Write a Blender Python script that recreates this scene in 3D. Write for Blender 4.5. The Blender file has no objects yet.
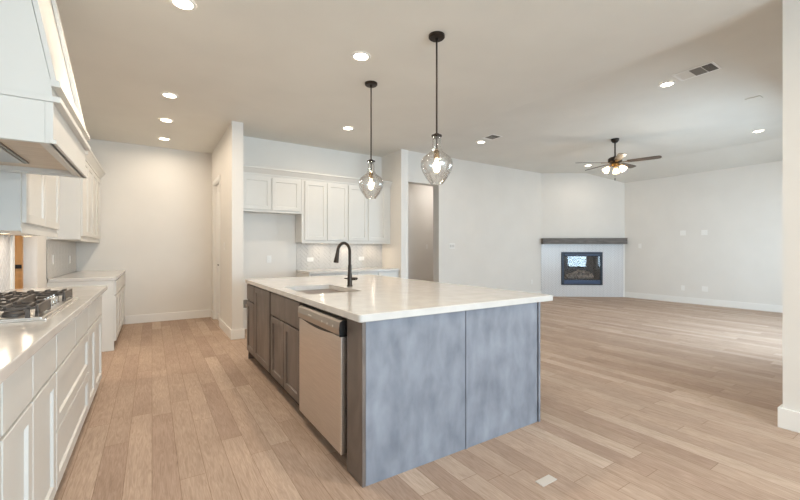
import bpy, bmesh, math, random
from mathutils import Vector, Matrix
random.seed(7)
C = bpy.context.scene.collection
SC = bpy.context.scene

# ------------------------------------------------------------------ camera, world, lights, exposure
cam_d = bpy.data.cameras.new('camera'); cam = bpy.data.objects.new('camera', cam_d); C.objects.link(cam)
cam.location = (0, 0, 1.25)
cam.rotation_euler = (math.pi/2, 0, -math.atan(248/383.0))
cam_d.sensor_width = 36; cam_d.lens = 383/800*36; cam_d.clip_start = .05
SC.camera = cam
SC.view_settings.view_transform = 'Standard'; SC.view_settings.look = 'None'
SC.view_settings.exposure = 0.6; SC.view_settings.gamma = 1; SC.view_settings.use_curve_mapping = False
SC.cycles.max_bounces = 10; SC.cycles.diffuse_bounces = 6; SC.cycles.glossy_bounces = 4
SC.cycles.transparent_max_bounces = 12
SC.cycles.use_denoising = True
SC.cycles.sample_clamp_indirect = 6

world = bpy.data.worlds.new('world'); SC.world = world; world.use_nodes = True
wn = world.node_tree.nodes; bgn = wn['Background']
sky = wn.new('ShaderNodeTexSky'); sky.sky_type = 'HOSEK_WILKIE'; sky.sun_direction = (0.3, 0.7, 0.6); sky.turbidity = 4
world.node_tree.links.new(sky.outputs[0], bgn.inputs[0]); bgn.inputs[1].default_value = .6

COOL_K = (.64, .84, 1.0); COOL_L = (.66, .85, 1.0); WARM = (1.0, .84, .66); SOFT = (1.0, .88, .74)
def area_light(name, loc, rot, sx, sy, power, col, shape='RECTANGLE', spread=math.pi):
    l = bpy.data.lights.new(name, 'AREA'); l.shape = shape; l.size = sx
    if shape in ('RECTANGLE', 'ELLIPSE'): l.size_y = sy
    l.energy = power; l.color = col; l.spread = spread
    o = bpy.data.objects.new(name, l); C.objects.link(o); o.location = loc; o.rotation_euler = rot
    return o
WIN_K = [(1.0, 2.25), (2.35, 3.6)]          # dining windows, in the wall behind the camera
WIN_L = [(6.4, 7.25), (7.6, 8.4), (8.72, 9.55)]
KWALL, LWALL = -5.0, .80
WK_POWER, WL_POWER = 120, 29
for a, b in WIN_K:
    area_light('window_daylight', ((a+b)/2, KWALL+.03, 1.5), (math.radians(66), 0, 0), b-a-.1, 1.9, WK_POWER, COOL_K)
for a, b in WIN_L:
    area_light('window_daylight', ((a+b)/2, LWALL+.03, 1.4), (math.radians(73), 0, 0), b-a-.1, 1.7, WL_POWER*(1.5 if a < 7 else 1 if a < 8 else .55), COOL_L)
DOWN_POWER, DOWN_POWER_L = 8.5, 4
UNDER_POWER = .5
PEND_POWER = 1.5
FAN_POWER = 5.0

# ------------------------------------------------------------------ materials
def lin(c):
    return tuple(((v/255)/12.92 if v/255 <= .04045 else ((v/255+.055)/1.055)**2.4) for v in c) + (1,)
def mat(name, col, rough=.5, metal=0., spec=.5, emit=None, es=0., coat=0.):
    m = bpy.data.materials.new(name); m.use_nodes = True
    b = m.node_tree.nodes['Principled BSDF']
    b.inputs['Base Color'].default_value = lin(col); b.inputs['Roughness'].default_value = rough
    b.inputs['Metallic'].default_value = metal; b.inputs['Specular IOR Level'].default_value = spec
    if coat: b.inputs['Coat Weight'].default_value = coat; b.inputs['Coat Roughness'].default_value = .08
    if emit: b.inputs['Emission Color'].default_value = lin(emit); b.inputs['Emission Strength'].default_value = es
    return m
def nd(m, t, **kw):
    n = m.node_tree.nodes.new(t)
    for k, v in kw.items(): setattr(n, k, v)
    return n
def lk(m, a, b): m.node_tree.links.new(a, b)
def noise_col(m, c1, c2, scale=(1, 1, 1), nscale=4., detail=5., bump=0., bscale=None, lo=.35, hi=.65, dist=0.):
    b = m.node_tree.nodes['Principled BSDF']
    tc = nd(m, 'ShaderNodeTexCoord'); mp = nd(m, 'ShaderNodeMapping'); mp.inputs['Scale'].default_value = scale
    lk(m, tc.outputs['Object'], mp.inputs[0])
    n = nd(m, 'ShaderNodeTexNoise'); n.inputs['Scale'].default_value = nscale; n.inputs['Detail'].default_value = detail
    n.inputs['Distortion'].default_value = dist
    lk(m, mp.outputs[0], n.inputs['Vector'])
    r = nd(m, 'ShaderNodeValToRGB'); r.color_ramp.elements[0].position = lo; r.color_ramp.elements[1].position = hi
    r.color_ramp.elements[0].color = lin(c1); r.color_ramp.elements[1].color = lin(c2)
    lk(m, n.outputs['Fac'], r.inputs[0]); lk(m, r.outputs[0], b.inputs['Base Color'])
    if bump:
        n2 = nd(m, 'ShaderNodeTexNoise'); n2.inputs['Scale'].default_value = bscale or 60; n2.inputs['Detail'].default_value = 3
        lk(m, mp.outputs[0], n2.inputs['Vector'])
        bp = nd(m, 'ShaderNodeBump'); bp.inputs['Strength'].default_value = bump; bp.inputs['Distance'].default_value = .002
        lk(m, n2.outputs['Fac'], bp.inputs['Height']); lk(m, bp.outputs[0], b.inputs['Normal'])
    return m

M = {}
M['wall'] = noise_col(mat('wall_paint', (228, 225, 220), .75, spec=.25), (227, 224, 219), (230, 227, 222), nscale=2, bump=.12, bscale=90)
M['ceiling'] = noise_col(mat('ceiling_paint', (226, 224, 218), .85, spec=.15), (224, 222, 216), (228, 226, 220), nscale=1.5, bump=.15, bscale=70)
M['trim'] = mat('trim_white', (238, 237, 234), .4)
M['cab'] = noise_col(mat('cabinet_white', (215, 214, 210), .4), (214, 213, 209), (217, 216, 212), nscale=3)
M['cabdark'] = mat('cabinet_gap', (120, 116, 110), .8)
M['toe'] = mat('toe_kick_white', (205, 203, 199), .6)
M['quartz'] = noise_col(mat('quartz', (210, 207, 203), .13, spec=.5), (206, 203, 199), (215, 212, 208), nscale=9, detail=8)
M['stain'] = noise_col(mat('stained_wood', (120, 110, 104), .42, spec=.4), (97, 87, 81), (126, 115, 108), scale=(2.2, 2.2, .9), nscale=3.2, detail=9, lo=.3, hi=.7, dist=.6, bump=.05, bscale=30)
M['panel'] = noise_col(mat('stained_panel_daylit', (128, 126, 127), .42, spec=.4), (114, 118, 128), (150, 154, 164), scale=(2.6, 2.6, 1.3), nscale=3.4, detail=12, lo=.28, hi=.74, dist=.15, bump=.05, bscale=30)  # same stained wood, with cool daylight put into its bluish, lighter tone
M['staindark'] = mat('stained_toe', (62, 55, 50), .7)
M['steel'] = noise_col(mat('brushed_steel', (226, 222, 218), .3, metal=1.), (220, 216, 212), (232, 228, 224), scale=(1, 1, 60), nscale=6)
M['steel2'] = mat('dark_steel', (186, 180, 174), .3, metal=1.)
M['sink'] = mat('sink_steel', (66, 72, 80), .4, metal=0.)
M['chrome'] = mat('chrome', (222, 222, 222), .14, metal=1.)
M['iron'] = mat('cast_iron', (84, 76, 70), .45, spec=.5)
M['black'] = mat('black_plastic', (22, 22, 24), .4)
M['bronze'] = mat('oil_rubbed_bronze', (60, 52, 46), .36, metal=.75)
M['brass'] = mat('aged_brass', (150, 120, 76), .34, metal=.9)
M['plate'] = mat('plate_white', (240, 239, 236), .35)
M['rocker'] = mat('rocker_grey', (206, 204, 200), .4)
M['plateslot'] = mat('plate_slot', (150, 147, 142), .6)
M['slot'] = mat('dark_slot', (48, 46, 45), .8)
M['mantel'] = noise_col(mat('mantel_wood', (102, 96, 92), .55), (88, 83, 80), (114, 108, 103), scale=(1.2, 6, 6), nscale=4, detail=8)
M['insert'] = mat('insert_metal', (40, 46, 56), .4, metal=.4)
M['insertstrip'] = mat('insert_strip', (62, 74, 98), .45, metal=.3)
M['firebox'] = noise_col(mat('firebox_lining', (60, 60, 62), .85), (48, 48, 52), (78, 76, 76), nscale=14)
M['log'] = noise_col(mat('ceramic_log', (170, 148, 128), .9), (104, 86, 72), (216, 196, 172), nscale=16, detail=8, bump=.6, bscale=40)
M['ember'] = noise_col(mat('ember_bed', (90, 82, 76), .95), (58, 52, 48), (120, 108, 98), nscale=40)
M['tile'] = mat('glazed_tile', (218, 218, 220), .22, spec=.5)
M['tilegrey'] = mat('glazed_tile_grey', (208, 205, 201), .22, spec=.5)
M['grout'] = mat('grout', (178, 176, 174), .9)
M['grout2'] = mat('grout_grey', (190, 187, 182), .9)
M['doorwood'] = noise_col(mat('door_wood', (186, 138, 86), .45), (174, 126, 76), (196, 150, 98), scale=(8, 8, .6), nscale=3, detail=6)
M['lens'] = mat('lamp_lens', (255, 250, 240), .4, emit=(255, 240, 216), es=9)
M['shade'] = mat('frosted_shade', (255, 248, 236), .4, emit=(255, 222, 170), es=3.2)
M['filament'] = mat('glowing_filament', (255, 230, 190), .4, emit=(255, 214, 150), es=26)
M['bulb'] = mat('lit_bulb', (255, 240, 214), .4, emit=(255, 232, 196), es=4)
M['blade'] = noise_col(mat('fan_blade_wood', (76, 64, 54), .38), (66, 55, 46), (86, 73, 62), scale=(1, 1, 1), nscale=9)
M['puck'] = mat('puck_lens', (255, 240, 214), .4, emit=(255, 220, 170), es=5)
M['filter'] = mat('hood_filter', (130, 130, 130), .35, metal=.9)
M['underhood'] = noise_col(mat('hood_underside_warmlit', (214, 200, 184), .55), (208, 194, 177), (219, 206, 190), scale=(1, 6, 1), nscale=4)  # white hood; the warm light below is painted in as beige
M['patch'] = mat('cover_plate', (202, 194, 186), .45)
M['mark'] = mat('pale_mark', (222, 220, 214), .4)
M['ground'] = noise_col(mat('lawn', (110, 122, 80), .9), (96, 108, 68), (124, 134, 92), nscale=3)

def glass(name, tint=(1, 1, 1), base=.03, edge=.55, rough=.02):
    m = bpy.data.materials.new(name); m.use_nodes = True; nt = m.node_tree; nt.nodes.clear()
    out = nd(m, 'ShaderNodeOutputMaterial'); mx = nd(m, 'ShaderNodeMixShader')
    tr = nd(m, 'ShaderNodeBsdfTransparent'); tr.inputs[0].default_value = (*tint, 1)
    gl = nd(m, 'ShaderNodeBsdfGlossy'); gl.inputs['Roughness'].default_value = rough
    lw = nd(m, 'ShaderNodeLayerWeight'); lw.inputs[0].default_value = .35
    mr = nd(m, 'ShaderNodeMapRange'); mr.inputs[3].default_value = base; mr.inputs[4].default_value = edge
    lk(m, lw.outputs['Facing'], mr.inputs[0]); lk(m, mr.outputs[0], mx.inputs[0])
    lk(m, tr.outputs[0], mx.inputs[1]); lk(m, gl.outputs[0], mx.inputs[2]); lk(m, mx.outputs[0], out.inputs[0])
    return m
M['glass'] = glass('clear_glass', (.985, .985, .98), .10, .85)
M['pane'] = glass('window_pane', (.97, .98, .98), .05, .5)
M['fireglass'] = glass('fireplace_glass', (.86, .88, .92), .05, .6)

# globe glass with seeds: a little bump on the pendant glass
def add_bump(m, scale, strength):
    gl = [n for n in m.node_tree.nodes if n.type == 'BSDF_GLOSSY'][0]
    n = nd(m, 'ShaderNodeTexNoise'); n.inputs['Scale'].default_value = scale
    tc = nd(m, 'ShaderNodeTexCoord'); lk(m, tc.outputs['Object'], n.inputs['Vector'])
    bp = nd(m, 'ShaderNodeBump'); bp.inputs['Strength'].default_value = strength; bp.inputs['Distance'].default_value = .01
    lk(m, n.outputs['Fac'], bp.inputs['Height']); lk(m, bp.outputs[0], gl.inputs['Normal'])
add_bump(M['glass'], 22, .5)

def floor_material():
    m = mat('oak_planks', (180, 150, 124), .55, spec=.06)
    b = m.node_tree.nodes['Principled BSDF']
    tc = nd(m, 'ShaderNodeTexCoord'); sp = nd(m, 'ShaderNodeSeparateXYZ'); lk(m, tc.outputs['Object'], sp.inputs[0])
    def math_(op, a, bb=None, cc=None):
        n = nd(m, 'ShaderNodeMath', operation=op)
        for i, v in enumerate((a, bb, cc)):
            if v is None: continue
            if isinstance(v, (int, float)): n.inputs[i].default_value = v
            else: lk(m, v, n.inputs[i])
        return n.outputs[0]
    W, L = .127, 1.25
    u = math_('DIVIDE', sp.outputs['X'], W); row = math_('FLOOR', u); fu = math_('FRACT', u)
    wn1 = nd(m, 'ShaderNodeTexWhiteNoise', noise_dimensions='1D'); lk(m, row, wn1.inputs['W'])
    off = math_('MULTIPLY', wn1.outputs['Value'], 7.31)
    v = math_('ADD', math_('DIVIDE', sp.outputs['Y'], L), off); idx = math_('FLOOR', v); fv = math_('FRACT', v)
    cb = nd(m, 'ShaderNodeCombineXYZ'); lk(m, row, cb.inputs[0]); lk(m, idx, cb.inputs[1])
    wn2 = nd(m, 'ShaderNodeTexWhiteNoise', noise_dimensions='2D'); lk(m, cb.outputs[0], wn2.inputs['Vector'])
    r = nd(m, 'ShaderNodeValToRGB'); cr = r.color_ramp
    cr.elements[0].position = 0; cr.elements[0].color = lin((174, 152, 137))
    cr.elements[1].position = 1; cr.elements[1].color = lin((196, 177, 162))
    e = cr.elements.new(.35); e.color = lin((182, 161, 145)); e = cr.elements.new(.7); e.color = lin((187, 166, 150))
    lk(m, wn2.outputs['Value'], r.inputs[0])
    # grain, shifted per plank
    mp = nd(m, 'ShaderNodeMapping'); mp.inputs['Scale'].default_value = (34, 2.6, 1)
    ad = nd(m, 'ShaderNodeVectorMath', operation='ADD'); sc = nd(m, 'ShaderNodeVectorMath', operation='SCALE'); sc.inputs['Scale'].default_value = 13.
    lk(m, wn2.outputs['Color'], sc.inputs[0]); lk(m, tc.outputs['Object'], ad.inputs[0]); lk(m, sc.outputs[0], ad.inputs[1])
    lk(m, ad.outputs[0], mp.inputs[0])
    n = nd(m, 'ShaderNodeTexNoise'); n.inputs['Scale'].default_value = 1.6; n.inputs['Detail'].default_value = 8; n.inputs['Distortion'].default_value = 2.6
    lk(m, mp.outputs[0], n.inputs['Vector'])
    gr = nd(m, 'ShaderNodeValToRGB'); gr.color_ramp.elements[0].position = .32; gr.color_ramp.elements[1].position = .66
    gr.color_ramp.elements[0].color = (.80, .775, .75, 1); gr.color_ramp.elements[1].color = (1.06, 1.06, 1.06, 1)
    lk(m, n.outputs['Fac'], gr.inputs[0])
    n3 = nd(m, 'ShaderNodeTexNoise'); n3.inputs['Scale'].default_value = 2.2; n3.inputs['Detail'].default_value = 3
    lk(m, ad.outputs[0], n3.inputs['Vector'])
    g3 = nd(m, 'ShaderNodeValToRGB'); g3.color_ramp.elements[0].position = .3; g3.color_ramp.elements[1].position = .7
    g3.color_ramp.elements[0].color = (.9, .89, .88, 1); g3.color_ramp.elements[1].color = (1.04, 1.04, 1.04, 1)
    lk(m, n3.outputs['Fac'], g3.inputs[0])
    x1 = nd(m, 'ShaderNodeMix', data_type='RGBA', blend_type='MULTIPLY'); x1.inputs[0].default_value = 1
    lk(m, r.outputs[0], x1.inputs[6]); lk(m, gr.outputs[0], x1.inputs[7])
    x2 = nd(m, 'ShaderNodeMix', data_type='RGBA', blend_type='MULTIPLY'); x2.inputs[0].default_value = 1
    lk(m, x1.outputs[2], x2.inputs[6]); lk(m, g3.outputs[0], x2.inputs[7])
    # seams
    du = math_('MINIMUM', fu, math_('SUBTRACT', 1, fu)); su = math_('LESS_THAN', du, .011)
    dv = math_('MINIMUM', fv, math_('SUBTRACT', 1, fv)); sv = math_('LESS_THAN', dv, .0012)
    seam = math_('MAXIMUM', su, sv)
    x3 = nd(m, 'ShaderNodeMix', data_type='RGBA', blend_type='MULTIPLY')
    lk(m, math_('MULTIPLY', seam, .7), x3.inputs[0]); lk(m, x2.outputs[2], x3.inputs[6]); x3.inputs[7].default_value = (.45, .38, .32, 1)
    lk(m, x3.outputs[2], b.inputs['Base Color'])
    bp = nd(m, 'ShaderNodeBump'); bp.inputs['Strength'].default_value = .12; bp.inputs['Distance'].default_value = .003
    lk(m, n.outputs['Fac'], bp.inputs['Height']); lk(m, bp.outputs[0], b.inputs['Normal'])
    return m
M['floor'] = floor_material()

# ------------------------------------------------------------------ helpers
class MB:
    """collects shapes and links them as one mesh object"""
    def __init__(s): s.bm = bmesh.new()
    def box(s, x0, x1, y0, y1, z0, z1, bev=0.):
        t = bmesh.new(); bmesh.ops.create_cube(t, size=1)
        a, b, c = sorted((x0, x1)), sorted((y0, y1)), sorted((z0, z1))
        for v in t.verts:
            v.co = Vector((a[0]+(v.co.x+.5)*(a[1]-a[0]), b[0]+(v.co.y+.5)*(b[1]-b[0]), c[0]+(v.co.z+.5)*(c[1]-c[0])))
        if bev: bmesh.ops.bevel(t, geom=t.edges[:], offset=bev, segments=2, affect='EDGES', profile=.6)
        s.add(t); return s
    def add(s, t, mx=None):
        if mx is not None: bmesh.ops.transform(t, matrix=mx, verts=t.verts[:])
        me = bpy.data.meshes.new('tmp'); t.to_mesh(me); t.free(); s.bm.from_mesh(me); bpy.data.meshes.remove(me)
    def cyl(s, p0, p1, r0, r1=None, n=20):
        r1 = r0 if r1 is None else r1
        p0, p1 = Vector(p0), Vector(p1); d = p1-p0
        t = bmesh.new(); bmesh.ops.create_cone(t, cap_ends=True, segments=n, radius1=r0, radius2=r1, depth=d.length)
        s.add(t, Matrix.Translation((p0+p1)/2) @ d.to_track_quat('Z', 'Y').to_matrix().to_4x4()); return s
    def lathe(s, prof, c=(0, 0, 0), n=32, mx=None, cap=True):
        t = bmesh.new(); rings = []
        for r, z in prof:
            if r < 1e-5: rings.append([t.verts.new((0, 0, z))])
            else: rings.append([t.verts.new((r*math.cos(2*math.pi*i/n), r*math.sin(2*math.pi*i/n), z)) for i in range(n)])
        for a, b in zip(rings, rings[1:]):
            for i in range(n):
                j = (i+1) % n
                if len(a) == 1 and len(b) == 1: continue
                if len(a) == 1: t.faces.new((a[0], b[i], b[j]))
                elif len(b) == 1: t.faces.new((a[i], b[0], a[j]))
                else: t.faces.new((a[i], b[i], b[j], a[j]))
        if cap:
            for q in (rings[0], rings[-1]):
                if len(q) > 1: t.faces.new(q)
        mm = Matrix.Translation(c) if mx is None else Matrix.Translation(c) @ mx
        s.add(t, mm); return s
    def tube(s, pts, rad, n=14, cap=True):
        pts = [Vector(p) for p in pts]; rs = rad if isinstance(rad, (list, tuple)) else [rad]*len(pts)
        t = bmesh.new(); rings = []; up = None
        for i, p in enumerate(pts):
            d = (pts[min(i+1, len(pts)-1)]-pts[max(i-1, 0)]).normalized()
            if up is None:
                up = Vector((0, 0, 1)) if abs(d.z) < .9 else Vector((1, 0, 0))
            sx = d.cross(up).normalized(); up = sx.cross(d).normalized()
            rings.append([t.verts.new(p+rs[i]*(sx*math.cos(2*math.pi*k/n)+up*math.sin(2*math.pi*k/n))) for k in range(n)])
        for a, b in zip(rings, rings[1:]):
            for k in range(n): t.faces.new((a[k], a[(k+1) % n], b[(k+1) % n], b[k]))
        if cap: t.faces.new(rings[0]); t.faces.new(rings[-1])
        s.add(t); return s
    def prism(s, poly, ext, f):
        """poly: 2-D outline; f(a, b, e) -> point, e in ext"""
        t = bmesh.new(); A = [t.verts.new(f(a, b, ext[0])) for a, b in poly]; B = [t.verts.new(f(a, b, ext[1])) for a, b in poly]
        n = len(poly); t.faces.new(A); t.faces.new(B[::-1])
        for i in range(n): t.faces.new((A[i], A[(i+1) % n], B[(i+1) % n], B[i]))
        s.add(t); return s
    def build(s, name, m, parent=None, local=False, smooth=False, angle=35):
        bmesh.ops.recalc_face_normals(s.bm, faces=s.bm.faces[:])
        if parent is not None and not local:
            r = parent
            while r.parent: r = r.parent
            bmesh.ops.translate(s.bm, verts=s.bm.verts[:], vec=-r.location)
        me = bpy.data.meshes.new(name); s.bm.to_mesh(me); s.bm.free()
        me.materials.append(M[m] if isinstance(m, str) else m)
        if smooth:
            for p in me.polygons: p.use_smooth = True
            me.set_sharp_from_angle(angle=math.radians(angle))
        o = bpy.data.objects.new(name, me); C.objects.link(o)
        if parent is not None: o.parent = parent
        return o
def tag(o, label, cat, group=None):
    o['label'] = label; o['category'] = cat
    if group: o['group'] = group
    return o
def thing(name, label, cat, loc, rotz=0, group=None):
    o = bpy.data.objects.new(name, None); C.objects.link(o); o.location = loc; o.rotation_euler = (0, 0, rotz)
    return tag(o, label, cat, group)
def struct(o): o['kind'] = 'structure'; return o
def copy_tree(o, loc=None, parent=None):
    c = o.copy(); C.objects.link(c)
    if parent: c.parent = parent
    for ch in list(o.children): copy_tree(ch, None, c)
    if loc is not None: c.location = loc
    return c
def point_light(name, loc, power, col, r=.03, parent=None):
    l = bpy.data.lights.new(name, 'POINT'); l.energy = power; l.color = col; l.shadow_soft_size = r
    o = bpy.data.objects.new(name, l); C.objects.link(o); o.location = loc
    if parent: o.parent = parent
    return o

class Frame:
    """local axes of a cabinet front: a along the width, b up, c outwards"""
    def __init__(s, O, U, N): s.O, s.U, s.N = Vector(O), Vector(U), Vector(N)
    def p(s, a, b, c): return s.O+s.U*a+Vector((0, 0, b))+s.N*c
    def box(s, mb, a0, a1, b0, b1, c0, c1, bev=0.):
        q, r = s.p(a0, b0, c0), s.p(a1, b1, c1)
        mb.box(q.x, r.x, q.y, r.y, q.z, r.z, bev)
    def shaker(s, mb, a0, a1, b0, b1, c0, t=.02, st=.058, rec=.011):
        bm = mb.bm; st = min(st, (a1-a0)*.3)
        def R(i, c): return [bm.verts.new(s.p(a, b, c)) for a, b in ((a0+i, b0+i), (a1-i, b0+i), (a1-i, b1-i), (a0+i, b1-i))]
        e = .0025
        r = [R(0, c0), R(0, c0+t-e), R(e, c0+t), R(st, c0+t), R(st+.005, c0+t-rec)]
        bm.faces.new(r[0]); bm.faces.new(r[-1])
        for x, y in zip(r, r[1:]):
            for i in range(4): bm.faces.new((x[i], x[(i+1) % 4], y[(i+1) % 4], y[i]))
    def slab(s, mb, a0, a1, b0, b1, c0, t=.02): s.box(mb, a0, a1, b0, b1, c0, c0+t, .003)

# ------------------------------------------------------------------ the room
XL, YB, ZK, ZL, YL, XR, KX, SX = -1.02, 7.93, 3.05, 3.32, 6.6, 10.55, 3.88, 3.73
YA = 6.42
m = MB(); m.box(-2.6, 10.9, -5.3, 8.6, -.08, 0); struct(m.build('floor', 'floor'))
m = MB(); m.box(-2.6, KX, -5.2, 8.6, ZK, ZK+.5); struct(m.build('ceiling_kitchen', 'ceiling'))
m = MB(); m.prism([(KX, ZL), (9.73, ZL), (10.75, ZL-.29*1.02/.82), (10.75, ZL+.25), (KX, ZL+.25)], (LWALL-.15, 8.6), lambda a, b, e: (a, e, b))
struct(m.build('ceiling_living', 'ceiling'))
# left wall, with the pantry passage
PY0, PY1 = 4.65, 5.5
m = MB(); m.box(XL-.14, XL, -5.15, PY0, 0, ZK); m.box(XL-.14, XL, PY1, YB+.15, 0, ZK); m.box(XL-.14, XL, PY0, PY1, 2.44, ZK)
struct(m.build('wall_left', 'wall'))
m = MB(); m.box(-2.5, XL-.14, PY1, PY1+.12, 0, ZK); m.box(-2.5, XL-.14, 4.0, 4.12, 0, ZK); m.box(-2.6, -2.5, 4.0, PY1+.12, 0, ZK)
struct(m.build('wall_pantry', 'wall'))
m = MB(); m.box(XL-.14, 1.085, YB, YB+.15, 0, ZK); struct(m.build('wall_far', 'wall'))
DY0, DY1, DZ = 6.9, 7.62, 2.42
m = MB(); m.box(.935, 1.085, 5.755, DY0, 0, ZK); m.box(.935, 1.085, DY1, YB, 0, ZK); m.box(.935, 1.085, DY0, DY1, DZ, ZK)
struct(m.build('wall_partition', 'wall'))
m = MB(); m.box(1.085, KX, YA, YA+.14, 0, ZK); struct(m.build('wall_alcove', 'wall'))
m = MB(); m.box(SX, KX, 5.72, YA, 0, ZK); struct(m.build('wall_alcove_end', 'wall'))
OX0, OX1, OZ = 4.28, 5.29, 2.675
m = MB(); m.box(SX, OX0, YL, YL+.2, 0, ZL+.1); m.box(OX1, 9.0, YL, YL+.2, 0, ZL+.1); m.box(OX0, OX1, YL, YL+.2, OZ, ZL+.1)
struct(m.build('wall_living', 'wall'))
m = MB(); m.box(SX, 8.0, 8.2, 8.35, 0, ZL); m.box(SX-.1, SX, YL, 8.35, 0, ZL); m.box(8.0, 8.1, YL+.2, 8.35, 0, ZL)
struct(m.build('wall_hall', 'wall'))
m = MB(); m.box(SX, 8.0, YL+.2, 8.2, 3.2, 3.25); struct(m.build('ceiling_hall', 'ceiling'))
m = MB(); m.box(XR, XR+.15, LWALL-.15, 5.6, 0, ZL); struct(m.build('wall_right', 'wall'))
m = MB(); m.box(SX, KX, KWALL-.15, LWALL, 0, ZK); m.box(SX, KX, LWALL-.15, LWALL, ZK, ZL+.05); struct(m.build('wall_stub', 'wall'))
def wall_with_windows(name, y, x0, x1, z1, wins, wz0, wz1):
    m = MB(); xs = x0
    for a, b in wins:
        m.box(xs, a, y-.15, y, 0, z1); m.box(a, b, y-.15, y, 0, wz0); m.box(a, b, y-.15, y, wz1, z1); xs = b
    m.box(xs, x1, y-.15, y, 0, z1); struct(m.build(name, 'wall'))
wall_with_windows('wall_dining', KWALL, XL-.14, SX, ZK, WIN_K, .45, 2.5)
wall_with_windows('wall_patio', LWALL, KX, XR+.15, ZL, WIN_L, .5, 2.3)
wi = 0
for wins, y, z0, z1 in ((WIN_K, KWALL, .45, 2.5), (WIN_L, LWALL, .5, 2.3)):
    for a, b in wins:
        wi += 1
        m = MB(); w = .05
        m.box(a, a+w, y-.13, y-.06, z0, z1); m.box(b-w, b, y-.13, y-.06, z0, z1)
        m.box(a+w, b-w, y-.13, y-.06, z0, z0+w); m.box(a+w, b-w, y-.13, y-.06, z1-w, z1); m.box(a+w, b-w, y-.125, y-.065, 1.42, 1.46)
        fr = struct(m.build('window_%d' % wi, 'trim'))
        m = MB(); m.box(a+w, b-w, y-.1, y-.094, z0+w, z1-w); m.build('pane', 'pane', fr)
m = MB(); m.box(-14, 24, -22, -5.4, -.12, -.09); struct(m.build('ground', 'ground'))

# the fireplace corner: rotated frame, local x along the wall, local y into the wall
FA = Vector((8.82, 6.6, 0)); FB = Vector((10.55, 5.3, 0)); FD = (FB-FA); FLEN = FD.length; FANG = math.atan2(FD.y, FD.x)
def fp_empty(name): 
    o = bpy.data.objects.new(name, None); C.objects.link(o); o.location = FA; o.rotation_euler = (0, 0, FANG); return o
i0, i1, iz0, iz1 = .514, 1.58, .316, 1.196
m = MB(); m.box(-.3, i0+.02, 0, .12, 0, ZL+.2); m.box(i1-.02, FLEN+.3, 0, .12, 0, ZL+.2); m.box(i0+.02, i1-.02, 0, .12, 0, iz0+.02); m.box(i0+.02, i1-.02, 0, .12, iz1-.02, ZL+.2)
wd = struct(m.build('wall_chimney', 'wall')); wd.location = FA; wd.rotation_euler = (0, 0, FANG)

# baseboards
BH, BT = .14, .016
def baseboard(name, segs):
    m = MB()
    for x0, x1, y0, y1 in segs:
        m.box(x0, x1, y0, y1, 0, BH, .004)
    return struct(m.build(name, 'trim'))
baseboard('baseboard_far', [(-.38, .935, YB-BT, YB)])
baseboard('baseboard_partition', [(.935-BT, .935, 5.755-BT, DY0-.07), (.935-BT, .935, DY1+.07, YB-BT), (.935, 1.085+BT, 5.755-BT, 5.755), (1.085, 1.085+BT, 5.755, YA)])
baseboard('baseboard_alcove', [(1.085+BT, 2.05, YA-BT, YA)])
baseboard('baseboard_alcove_end', [(SX-BT, KX+BT, 5.72-BT, 5.72), (KX, KX+BT, 5.72, YL), (SX-BT, SX, 5.72, 5.775)])
baseboard('baseboard_living', [(KX+BT, OX0, YL-BT, YL), (OX1, 8.80, YL-BT, YL)])
baseboard('baseboard_hall', [(SX, 8.0, 8.2-BT, 8.2)])
baseboard('baseboard_right', [(XR-BT, XR, LWALL+BT, 5.3)])
baseboard('baseboard_stub', [(SX-.022, SX, KWALL, LWALL+.022), (SX, XR-BT, LWALL, LWALL+.022)])

# door in the partition, and the wooden pantry door
m = MB(); t = .012
m.box(.935-t, .935, DY0-.065, DY0, 0, DZ+.065, .003); m.box(.935-t, .935, DY1, DY1+.065, 0, DZ+.065, .003); m.box(.935-t, .935, DY0, DY1, DZ, DZ+.065, .003)
m.box(.935, 1.085, DY0, DY0+.015, 0, DZ); m.box(.935, 1.085, DY1-.015, DY1, 0, DZ); m.box(.935, 1.085, DY0, DY1, DZ-.015, DZ)
struct(m.build('trim_1', 'trim'))
F = Frame((.985, DY0+.018, 0), (0, 1, 0), (-1, 0, 0))
m = MB(); wdt = DY1-DY0-.036
F.box(m, 0, wdt, .01, DZ-.02, -.03, -.005)
F.shaker(m, 0, wdt, .01, .95, -.005, .012, .11); F.shaker(m, 0, wdt, .95, DZ-.02, -.005, .012, .11)
d1 = struct(m.build('door_1', 'trim'))
m = MB(); m.cyl((.985-.008, DY0+.075, 1.0), (.985-.02, DY0+.075, 1.0), .028, n=20); m.cyl((.985-.02, DY0+.075, 1.0), (.985-.055, DY0+.075, 1.0), .01, n=12); m.box(.985-.062, .985-.045, DY0+.065, DY0+.185, .99, 1.01, .004)
m.build('door_handle', 'bronze', d1)
# open wood door standing in the pantry: its edge and face towards the passage
m = MB(); m.box(-1.95, -1.12, 5.42, 5.46, .01, 2.42, .003)
d2 = struct(m.build('door_2', 'doorwood'))
m = MB(); m.box(-1.172, -1.125, 5.412, 5.421, 1.06, 1.10); m.build('latch_plate', 'black', d2)
m = MB(); m.cyl((-1.197, 5.42, 1.075), (-1.197, 5.412, 1.075), .010, n=12); m.build('latch_bolt', 'black', d2)
m = MB(); m.box(XL-.15, XL+.012, PY0-.07, PY0, 0, 2.5, .003); m.box(XL-.15, XL-.001, PY1-.015, PY1, 0, 2.44); m.box(XL-.15, XL+.012, PY0, PY1, 2.44, 2.5, .003)
struct(m.build('trim_2', 'trim'))

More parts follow.
